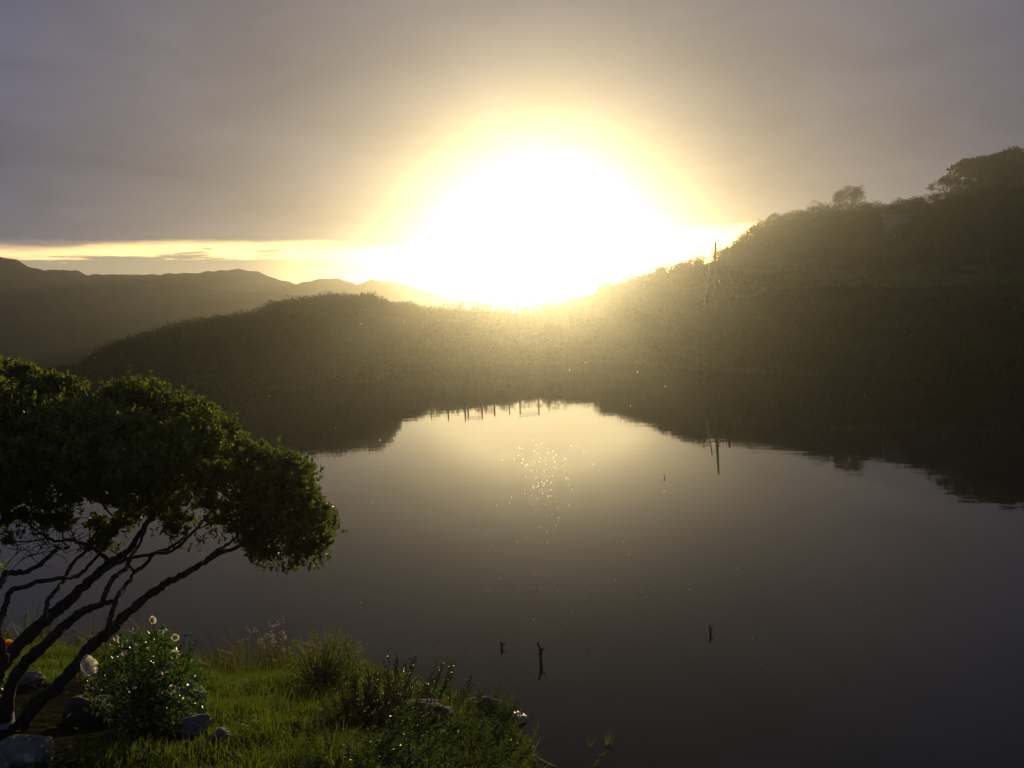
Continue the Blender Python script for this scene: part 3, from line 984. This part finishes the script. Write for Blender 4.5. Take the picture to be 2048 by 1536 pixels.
CROWN = [(-520, 900), (-430, 800), (-250, 725), (-100, 700), (0, 728), (55, 742), (100, 758), (150, 775), (190, 800), (215, 785), (265, 762), (320, 775), (360, 800), (400, 808), (455, 850), (480, 885), (525, 893),
         (575, 908), (612, 925), (618, 975), (628, 1000), (668, 1022), (668, 1050), (650, 1072), (652, 1110), (620, 1128), (560, 1132), (500, 1122), (478, 1092), (470, 1070), (410, 1078), (380, 1098), (330, 1082), (290, 1050),
         (230, 1085), (190, 1100), (160, 1050), (110, 1062), (60, 1050), (30, 1075), (20, 1140), (0, 1130), (-30, 1060), (-150, 1090), (-300, 1080), (-450, 1020)]
cp = np.array(CROWN, float)
cc_ = np.array([150., 940.])
cp = cp + unit(cp - cc_) * 12
CROWN = [tuple(q) for q in cp]


def edge_dist(x_, y_):
    a = cp; b_ = np.roll(cp, -1, 0)
    ab = b_ - a; ap = np.array([x_, y_]) - a
    t_ = np.clip((ap * ab).sum(1) / (ab * ab).sum(1), 0, 1)
    return np.min(np.linalg.norm(ap - ab * t_[:, None], axis=1))


clumps = []
tries = 0
while len(clumps) < 700 and tries < 16000:
    tries += 1
    x_ = random.uniform(-520, 670); y_ = random.uniform(700, 1140)
    if not inpoly(x_, y_, CROWN): continue
    d_ = edge_dist(x_, y_)
    lower = y_ > 985 and x_ < 470
    if lower and random.random() < .36 + .4 * (y_ > 1050): continue
    th = min(1.0, d_ / 120)
    D_ = 5.35 + random.uniform(-.85, .95) * (.15 + .85 * th)
    rr = min(random.uniform(.07, .17), d_ * D_ / FPX * 1.05 + .015)
    if lower: rr = min(rr, random.uniform(.035, .075))
    if rr < .035: continue
    if x_ < -60 and random.random() < .5: continue
    clumps.append((at(x_, y_, D_), rr))
mb = MB(); mt = MB()
clumps.sort(key=lambda q: np.min(np.linalg.norm(ends - q[0], axis=1)))
nodes_ = [e for e in ends]
for c, rr in clumps:
    ns = int(14 + 1900 * rr * rr)
    d_ = rdir(ns); d_[:, 2] = np.abs(d_[:, 2]) * .9 - .25 * (rng.random(ns) < .4)
    d_ = unit(d_)
    tip = c + d_ * (rr * rng.uniform(.35, 1.0, ns) ** .5 * np.where(rng.random(ns) < .14, 1.3, 1.0))[:, None]
    sd_ = unit(d_ + [0, 0, .8] + rdir(ns) * .35)
    k = 8
    T = np.repeat(tip, k, 0); S_ = np.repeat(sd_, k, 0)
    back = rng.uniform(0, .035, ns * k)[:, None]
    ld = unit(S_ * .8 + rdir(ns * k) * .75)
    leaves(mb, T - S_ * back, ld, unit(S_ + rdir(ns * k) * .4), rng.uniform(.020, .036, ns * k), rng.uniform(.011, .017, ns * k), .05)
    na_ = np.array(nodes_)
    dn_ = np.linalg.norm(na_ - c, axis=1) + .8 * np.maximum(0, na_[:, 2] - c[2])
    e = na_[np.argmin(dn_)]
    nodes_.append(c)
    mid = (e + c) / 2 + rdir(1)[0] * .02
    Lg = np.linalg.norm(e - c)
    tube(mt, catmull([e, mid, c], 4), np.linspace(.008 if Lg > .3 else .005, .004, 9), 4, cap=False)
    for q in range(7):
        tube(mt, [c, c + d_[q] * rr * .5 + rdir(1)[0] * .01, tip[q]], [.003, .002, .0012], 3, cap=False)
P_l, S_l = [], []
while len(P_l) < 5200:
    x_ = random.uniform(-520, 680); y_ = random.uniform(700, 1140)
    if not inpoly(x_, y_, CROWN) or (y_ > 1000 and x_ < 470 and random.random() < .75): continue
    th = min(1.0, edge_dist(x_, y_) / 110)
    P_l.append(at(x_, y_, 5.3 + random.uniform(-.9, .9) * (.1 + .9 * th)))
    S_l.append(unit(rdir(1)[0] * .5 + [.15, 0, 1]))
P_l, S_l = np.array(P_l), np.array(S_l)
k = 8
T = np.repeat(P_l, k, 0); S_ = np.repeat(S_l, k, 0)
leaves(mb, T - S_ * rng.uniform(0, .05, len(T))[:, None], unit(S_ * .8 + rdir(len(T)) * .75), unit(S_ + rdir(len(T)) * .4), rng.uniform(.018, .032, len(T)), rng.uniform(.010, .015, len(T)), .05)
# bare fine twigs hanging in the open part under the crown
for _ in range(70):
    s_ = at(random.uniform(20, 180), random.uniform(1040, 1110), random.uniform(4.9, 5.4))
    e_ = s_ + np.array([random.uniform(-.16, .12), random.uniform(-.1, .1), random.uniform(-.12, .12)])
    tube(mt, catmull([s_, (s_ + e_) / 2 + rdir(1)[0] * .03, e_], 4), np.linspace(.003, .001, 9), 3, cap=False)
tag(mt.build('twigs', M['bark'], tree), kind='stuff')
tag(mb.build('crown', M['tree_leaf'], tree), kind='stuff')


# ------------------------------------------------------------------ roses
def rose(mb, c, r, face, npet=18):
    c = np.array(c)
    face = unit(np.array(face, float))
    a0 = unit(np.cross(face, [0.1, .2, 1.0])); b0 = np.cross(face, a0)
    for k in range(npet):
        lay = k / npet
        an = k * 2.4
        rr = r * (.35 + .85 * lay)
        cup = .75 - .75 * lay
        o_ = a0 * math.cos(an) + b0 * math.sin(an); s_ = np.cross(face, o_)
        V_ = []
        for i, f_ in enumerate((0, .4, .75, 1.0)):
            wd = rr * (.25, .62, .72, .38)[i]
            base_ = c + o_ * rr * f_ * (1 - .25 * cup) + face * rr * (cup * f_ * .8 - .25 * lay * f_ * f_)
            for j, g_ in enumerate((-1, -.4, .4, 1)):
                V_.append(base_ + s_ * wd * g_ + face * wd * .28 * abs(g_) * (.4 + cup) + rdir(1)[0] * r * .035)
        Q_ = [(i * 4 + j, i * 4 + j + 1, i * 4 + j + 5, i * 4 + j + 4) for i in range(3) for j in range(3)]
        mb.add(V_, Q_)


def rose_leaf_mesh():
    o = []
    mb_ = MB()
    V_, n_ = [], 5
    for i in range(n_):
        f_ = i / (n_ - 1); wd = .5 * math.sin(math.pi * min(.98, .08 + f_ * .9)) ** .8
        for g_ in (-1, 0, 1):
            V_.append((g_ * wd * .62, f_, .10 * abs(g_) * wd * 2 - .18 * f_ * f_))
    Q_ = [(i * 3 + j, i * 3 + j + 1, i * 3 + j + 4, i * 3 + j + 3) for i in range(n_ - 1) for j in range(2)]
    return MB().add(V_, Q_)


def rose_bush(base, flowers, leafbox, nleaf, nbig, label, matf, fl_label, mini=0):
    t_ = empty('rose_bush', base, label, 'rose bush')
    base = np.array(base)
    ms = MB(); nodes = []
    for (fx, fy, fD, fr_) in flowers:
        tip = at(fx, fy, fD)
        mid = base + (tip - base) * .5 + rdir(1)[0] * .06 + [0, 0, .05]
        C = catmull([base + rdir(1)[0] * .02, mid, tip - [0, 0, fr_ * .3]], 7)
        tube(ms, C, np.linspace(.006, .0025, len(C)), 5)
        nodes += list(C[4:])
    x0, y0, x1, y1, da, db = leafbox
    for _ in range(60):
        tip = at(random.triangular(x0, x1), random.uniform(y0, y1), random.uniform(da, db))
        mid = base + (tip - base) * .5 + rdir(1)[0] * .08
        C = catmull([base + rdir(1)[0] * .10 * [1, 1, .1], mid, tip], 6)
        tube(ms, C, np.linspace(.004, .0015, len(C)), 4)
        nodes += list(C[3:])
    ms.build('stems', M['rose_leaf'], t_)
    for i, (fx, fy, fD, fr_) in enumerate(flowers):
        mf = MB(); rose(mf, at(fx, fy, fD), fr_ * 1.1, (random.uniform(-.6, .6), -1.0, random.uniform(.1, .7)))
        o = mf.build('flower', M[matf], t_, smooth=True)

    def blob(k_):
        o_ = []
        while len(o_) < k_:
            u_, v_ = random.uniform(-1, 1), random.uniform(-1, 1)
            if u_ * u_ + v_ * v_ > 1: continue
            wv = 1 - .45 * max(0, v_)
            o_.append(at((x0 + x1) / 2 + u_ * wv * (x1 - x0) / 2, (y0 + y1) / 2 + 15 - v_ * (y1 - y0) / 2, random.uniform(da, db)))
        return np.array(o_)
    lm = rose_leaf_mesh()
    first = lm.build('leaf', M['rose_leaf'], None, smooth=True)
    me = first.data
    bpy.data.objects.remove(first)
    nodes = np.array(nodes)
    for i in range(nbig):
        c = nodes[random.randrange(len(nodes))] + rdir(1)[0] * .07 if i % 2 else blob(1)[0]
        if project(c)[1] < y0 + 12: c = c - [0, 0, .06]
        o = bpy.data.objects.new('leaf', me)
        d_ = Vector(unit(rdir(1)[0] * [1, 1, .5 if i % 2 else 1.2] + np.array([0, -.1, -.1])))
        s_ = random.uniform(.028, .048)
        o.rotation_euler = d_.to_track_quat('Y', 'Z').to_euler()
        o.rotation_euler.rotate_axis('Y', random.gauss(0, .45 if i % 2 else 1.2))
        o.scale = (s_ * .9, s_, s_)
        o.location = Vector(c - base)
        o.parent = t_
        col.objects.link(o)
    P_ = np.concatenate([nodes[rng.integers(0, len(nodes), nleaf // 2)] + rdir(nleaf // 2) * .06, blob(nleaf - nleaf // 2)])
    mf = MB()
    leaves(mf, P_, unit(rdir(nleaf) + [0, 0, .1]), rdir(nleaf) + [0, 0, 1.8], rng.uniform(.024, .038, nleaf), rng.uniform(.018, .028, nleaf), .15)
    tag(mf.build('small_leaves', M['rose_leaf'], t_), kind='stuff')
    return t_


b = G(300, 1455)
D_ = math.hypot(b[0], b[1])
rose_bush(b, [(176, 1331, D_ - .05, .048), (258, 1297, D_ + .1, .042), (349, 1309, D_ + .1, .024), (337, 1334, D_, .026), (317, 1350, D_ - .1, .024),
              (305, 1240, D_ + .15, .020), (350, 1275, D_ + .1, .018), (343, 1379, D_ - .1, .022), (322, 1264, D_ + .1, .013), (232, 1276, D_ + .1, .012), (268, 1372, D_ - .15, .014)],
          (165, 1250, 420, 1455, D_ - .3, D_ + .35), 2200, 280, 'glossy rose bush with creamy white blooms above the stones', 'petal_white', '')
b = G(-10, 1400)
D_ = math.hypot(b[0], b[1])
rose_bush(b, [(16, 1290, D_ + .02, .030)], (-120, 1270, 14, 1390, D_ - .1, D_ + .4), 150, 40, 'rose bush with one orange bloom at the left edge behind the trunks', 'petal_orange', '')


# ------------------------------------------------------------------ plants of the near bank
def plant(name, base, label, cat, parts, grp=None):
    t_ = empty(name, base, label, cat, grp)
    for nm, mb_, mat_, stuff in parts:
        o = mb_.build(nm, M[mat_], t_)
        if stuff: tag(o, kind='stuff')
    return t_


def weed(px, py, h, label, grp=None, stems=1, leaf=.05, lw=.009, gapn=14, mat='weed', lean=(.1, 0), spread=.05, name='weed', up=.6):
    b = G(px, py)
    ms, ml = MB(), MB()
    for s in range(stems):
        an = random.uniform(0, 6.28)
        p0 = b + np.array([math.cos(an) * spread, math.sin(an) * spread, -.02]) * (stems > 1)
        hh_ = h * random.uniform(.7, 1.05)
        tip = p0 + np.array([lean[0] * hh_ + math.cos(an) * spread * 1.5 * (stems > 1), lean[1] + math.sin(an) * spread * 1.5 * (stems > 1), hh_])
        C = catmull([p0, (p0 + tip) / 2 + rdir(1)[0] * hh_ * .05, tip], 8)
        tube(ms, C, np.linspace(.0035, .0014, len(C)), 4)
        n_ = gapn * 2
        f_ = rng.uniform(.12, 1, n_)
        P_ = np.stack([np.interp(f_, np.linspace(0, 1, len(C)), C[:, i]) for i in range(3)], 1)
        a_ = np.arange(n_) * 2.4
        d_ = unit(np.stack([np.cos(a_), np.sin(a_), up + 0 * a_], 1) + rdir(n_) * .2)
        leaves(ml, P_, d_, np.tile([0, 0, 1.0], (n_, 1)), leaf * (1.15 - .6 * f_) * rng.uniform(.7, 1.2, n_), lw * rng.uniform(.8, 1.2, n_), .15)
    return plant(name, b, label, 'plant', [('stems', ms, mat, stems > 1), ('leaves', ml, mat, True)], grp)


# white seed-head plant
b = G(545, 1345)
ms, ml, mh = MB(), MB(), MB()
for k in range(34):
    tip = b + np.array([random.gauss(0, .10), random.gauss(0, .08), random.uniform(.22, .44)])
    C = catmull([b + rdir(1)[0] * .02, (b + tip) / 2 + rdir(1)[0] * .03, tip], 4)
    tube(ms, C, np.linspace(.002, .001, len(C)), 3)
    for q in range(3):
        c = tip + rdir(1)[0] * .03 * (q > 0)
        d_ = rdir(14)
        leaves(mh, np.tile(c, (14, 1)), d_, rdir(14), .010, .006)
n_ = 160
P_ = b + np.stack([rng.normal(0, .1, n_), rng.normal(0, .08, n_), rng.uniform(0, .2, n_)], 1)
leaves(ml, P_, unit(rdir(n_) + [0, 0, .6]), rdir(n_), .04, .008)
plant('seedhead_plant', b, 'spindly plant dotted with tiny white seed heads at the waterline', 'plant', [('stems', ms, 'rust_weed', False), ('leaves', ml, 'reed', True), ('seed_heads', mh, 'fluff', True)])

# feathery bush
b = G(640, 1385)
ms, ml = MB(), MB()
for k in range(230):
    an = random.uniform(0, 6.28); q = random.random() ** .6
    tip = b + np.array([math.cos(an) * .33 * q + .03, math.sin(an) * .24 * q, .14 + .38 * random.random() * (1.05 - .45 * q)])
    tip[0] += (tip[2] - b[2]) * .12
    C = catmull([b + rdir(1)[0] * .04, (b + tip) / 2 + np.array([0, 0, .02]) + rdir(1)[0] * .03, tip], 6)
    tube(ms, C, np.linspace(.003, .001, len(C)), 3)
    n_ = 40
    f_ = rng.uniform(.3, 1, n_)
    P_ = np.stack([np.interp(f_, np.linspace(0, 1, len(C)), C[:, i]) for i in range(3)], 1)
    dd = unit(tip - b)
    leaves(ml, P_, unit(dd + rdir(n_) * .8), rdir(n_), rng.uniform(.012, .022, n_), .005)
plant('feathery_bush', b, 'rounded feathery grey-green bush at the edge of the lawn', 'bush', [('stems', ms, 'feather', False), ('foliage', ml, 'feather', True)])

weed(703, 1420, .50, 'single tall weed stalk just right of the feathery bush', leaf=.085, lw=.016, up=1.2, lean=(-.03, 0))
weed(905, 1420, .44, 'tall weed stalk leaning behind the dark mound', leaf=.065, lw=.016, up=1.0, lean=(.04, 0))
weed(1033, 1440, .33, 'thin curled stalk rising from the pale stone', leaf=.04, lw=.006, up=.7, gapn=8, lean=(.06, 0))
weed(912, 1432, .22, 'short broad-leaved bright weed between mound and dark boulder', leaf=.08, lw=.02, up=1.3, gapn=7)
weed(45, 1290, .33, 'bushy green plant at the left edge by the water behind the trunks', None, 26, .05, .013, 18, spread=.14, up=.5)
weed(135, 1300, .22, 'small leafy plant between the two nearest trunks', None, 7, .035, .014, 12, spread=.07, up=.4)
weed(1010, 1425, .16, 'spiky green tuft growing on top of the dark boulder', None, 5, .08, .010, 6, spread=.03, up=1.6, lean=(0, 0))
MG = 'rusty bushy weeds in front of the water'
for i_, (px, py, h, s) in enumerate([(705, 1440, .20, 16), (745, 1440, .26, 16), (790, 1430, .33, 18), (840, 1420, .32, 20), (885, 1425, .28, 18), (765, 1420, .32, 16), (815, 1415, .34, 18)]):
    weed(px, py, h, ['leftmost low rusty weed clump right of the feathery bush', 'rusty weed clump beside the single tall stalk', 'rusty weed clump on the left flank of the dark mound', 'tall loose weed clump on top of the dark mound', 'rusty weed clump on the right flank of the dark mound', 'weed clump at the waterline behind the left end of the mound', 'tallest weed clump at the waterline behind the dark mound'][i_], MG, s, .035, .010, 24, 'rust_weed' if random.random() < .6 else 'weed', spread=.09)
WG = 'green leafy weed clumps at the bottom waterline'
for px, py in [(800, 1500), (850, 1480), (900, 1500), (950, 1490), (985, 1520), (870, 1540), (930, 1550), (990, 1560), (820, 1560), (760, 1540), (760, 1480), (1000, 1535), (960, 1455), (905, 1460), (720, 1500), (700, 1560), (980, 1580), (890, 1590), (800, 1600), (960, 1600)]:
    weed(px, py, random.uniform(.10, .32), 'leafy green weed clump with narrow leaves at the bottom waterline', WG, 11, .075, .012, 11, 'weed', spread=.10, up=.8)


def strap(px, py, n_, L, label, wd=.014, mat='grass'):
    b = G(px, py)
    t_ = empty('strap_leaf_plant', b, label, 'plant')
    for k in range(n_):
        an = k * 2.4 + random.random() * .5
        o_ = np.array([math.cos(an), math.sin(an), 0]); s_ = np.array([-o_[1], o_[0], 0])
        l_ = L * random.uniform(.7, 1.1); V_ = []
        for i in range(7):
            f_ = i / 6
            c = b + o_ * l_ * (.15 + .75 * f_ ** 1.4) * f_ + np.array([0, 0, l_ * (f_ * 1.0 - .55 * f_ ** 3)])
            w_ = wd * (1 - f_ ** 2.5) + .001
            V_ += [c - s_ * w_ * .5, c + s_ * w_ * .5]
        mb_ = MB().add(V_, [(2 * i, 2 * i + 1, 2 * i + 3, 2 * i + 2) for i in range(6)])
        mb_.build('leaf', M[mat], t_, smooth=True)
    return t_


strap(262, 1480, 16, .22, 'arching strap-leaved plant in front of the rose bush')
strap(165, 1545, 11, .20, 'broad strap-leaved plant at the bottom edge beside the large corner stone', .02)
strap(345, 1470, 9, .18, 'thin-leaved tuft arching beside the grey stones', .008)
strap(300, 1530, 12, .14, 'small strap-leaved tuft at the bottom edge in front of the rose bed', .010)


# ------------------------------------------------------------------ things in the water
def waterpt(px, py):
    d = ray(px, py); k = -EYE / d[2]
    return np.array([d[0] * k, d[1] * k, 0.0])


def stick(px, py, h, label, r=.012, lean=.12):
    b = waterpt(px, py)
    C = catmull([b - [0, 0, .25], b + [lean * h * .4, 0, h * .45], b + [-lean * h * .2, 0, h * .7], b + [lean * h * -.8, 0, h]], 5)
    mb_ = MB(); tube(mb_, C, np.linspace(r * 1.2, r * .5, len(C)) * (1 + .1 * rng.normal(size=len(C))), 7, .06)
    tube(mb_, catmull([b + [0, 0, h * .5], b + [r * 2.5, 0, h * .62], b + [r * 3, 0, h * .72]], 3), np.linspace(r * .6, r * .3, 7), 5)
    return tag(mb_.build('stick', M['bark']), label, 'stick')


stick(1080, 1322, .20, 'tallest dark stick poking out of the water, middle of the three', .016)
stick(1003, 1296, .07, 'short dark stub poking out of the water left of the tallest stick', .014)
stick(1420, 1268, .10, 'lone dark stick standing in the water well to the right', .012)
stick(1328, 956, .07, 'faint distant twig standing in the open water', .008, .5)

FG = 'floating grass tufts in the dark water'
for i_, (px, py, h, k) in enumerate([(1215, 1490, .14, 11), (1180, 1494, .09, 8), (1200, 1512, .07, 7), (1188, 1534, .08, 7)]):
    b = waterpt(px, py)
    mb_ = MB()
    an = rng.uniform(-.2, 1.6, k)
    P_ = np.tile(b - [0, 0, .01], (k, 1)) + np.stack([rng.normal(0, .012, k), rng.normal(0, .012, k), 0 * an], 1)
    blades(mb_, P_, rng.uniform(.6, 1.1, k) * h, .005, rng.uniform(.4, 1.1, k), an)
    tag(mb_.build('grass_tuft', M['grass']), ['largest and topmost grass tuft breaking the dark water near the bottom edge', 'leftmost small grass tuft breaking the dark water', 'small grass tuft in the dark water just below the largest one', 'lowest grass tuft in the dark water, at the bottom edge'][i_], 'grass tuft', FG)

a0 = waterpt(1055, 1512); a1 = waterpt(1115, 1536)
mb_ = MB(); tube(mb_, catmull([a0 + [0, 0, .03], (a0 + a1) / 2 + [0, 0, .012], a1 + [0, 0, .004]], 5), np.linspace(.006, .003, 11), 5)
tag(mb_.build('twig', M['pale_or_sunlit_wood']), 'thin pale twig lying on the water at the bottom edge', 'twig')
a0 = G(945, 1418) ; 
rk = at(935, 1405, 7.2); rm = at(975, 1396, 7.3); re = at(1012, 1408, 7.3)
mb_ = MB(); tube(mb_, catmull([rk, rm, re], 6), .006, 5)
tag(mb_.build('twig', M['pale_or_sunlit_wood']), 'bent pale twig lying across the dark boulder', 'twig')

# sun glints imitated by splash drops on the water towards the sun, plus raindrops in the air
def glint_drop(mb_, c, wd_, h_):
    # a curved sliver of water, three facets round the side away from the camera
    V_ = []
    for k in range(4):
        an = math.radians(35 + k * 36.7)
        o_ = np.array([math.cos(an), math.sin(an) * .6, 0]) * wd_ * .6
        V_ += [c + o_ * .7, c + o_ + np.array([0, 0, h_ * (.7 + .3 * (k in (1, 2)))])]
    mb_.add(V_, [(2 * k, 2 * k + 2, 2 * k + 3, 2 * k + 1) for k in range(3)])


mb_ = MB(); mb_air = MB()
for _ in range(150):
    if random.random() < .6:
        px = random.gauss(1088, 34); py = random.triangular(875, 1110, 900)
    else:
        px = random.gauss(1080, 150); py = random.uniform(1080, 1400)
    b = waterpt(px, py)
    D_ = math.hypot(b[0], b[1])
    if D_ > 12.5:      # water here is in the dam's shade: its glints are slivers hung in air
        p_ = at(px, py, D_ * random.uniform(.5, .66)); q_ = D_ * .6 * random.uniform(.0006, .0013)
        glint_drop(mb_air, p_, q_, q_ * 1.3)
        continue
    glint_drop(mb_, b + [0, 0, .002], D_ * random.uniform(.0006, .0016), D_ * random.uniform(.0007, .0018))
tag(mb_.build('sun_glints', M['wet_glint']), 'slivers imitating sun sparkles, set like splashes on the water below the sun', 'glints', kind='stuff')
mb_ = mb_air
for _ in range(70):
    D_ = random.uniform(1.6, 5.0)
    p_ = at(random.uniform(30, 2020), random.uniform(480, 1500), D_)
    if p_[2] < float(zfun(p_[0], p_[1])) + .1: continue
    glint_drop(mb_, p_, .0014, .003)
tag(mb_.build('raindrops', M['wet_glint']), 'sparse fine raindrops in the low sunlight, with slivers imitating sun glints on the far water', 'raindrops', kind='stuff')

# ------------------------------------------------------------------ haze
m, t = new_mat('haze')
pv = t.n('ShaderNodeVolumePrincipled', ins={'Color': (.95, .90, .80, 1), 'Density': .00165, 'Anisotropy': .885})  # real haze, also standing in for veiling glare inside the lens
t.t.links.new(pv.outputs[0], t.n('ShaderNodeOutputMaterial').inputs[1])
v, q = box(None, (-520, -520, -70), (520, 520, 19.6))
hz_ = MB().add(v, q).build('haze', m)
tag(hz_, 'thin golden haze filling the air over the valley, also standing in for lens glare', kind='stuff')
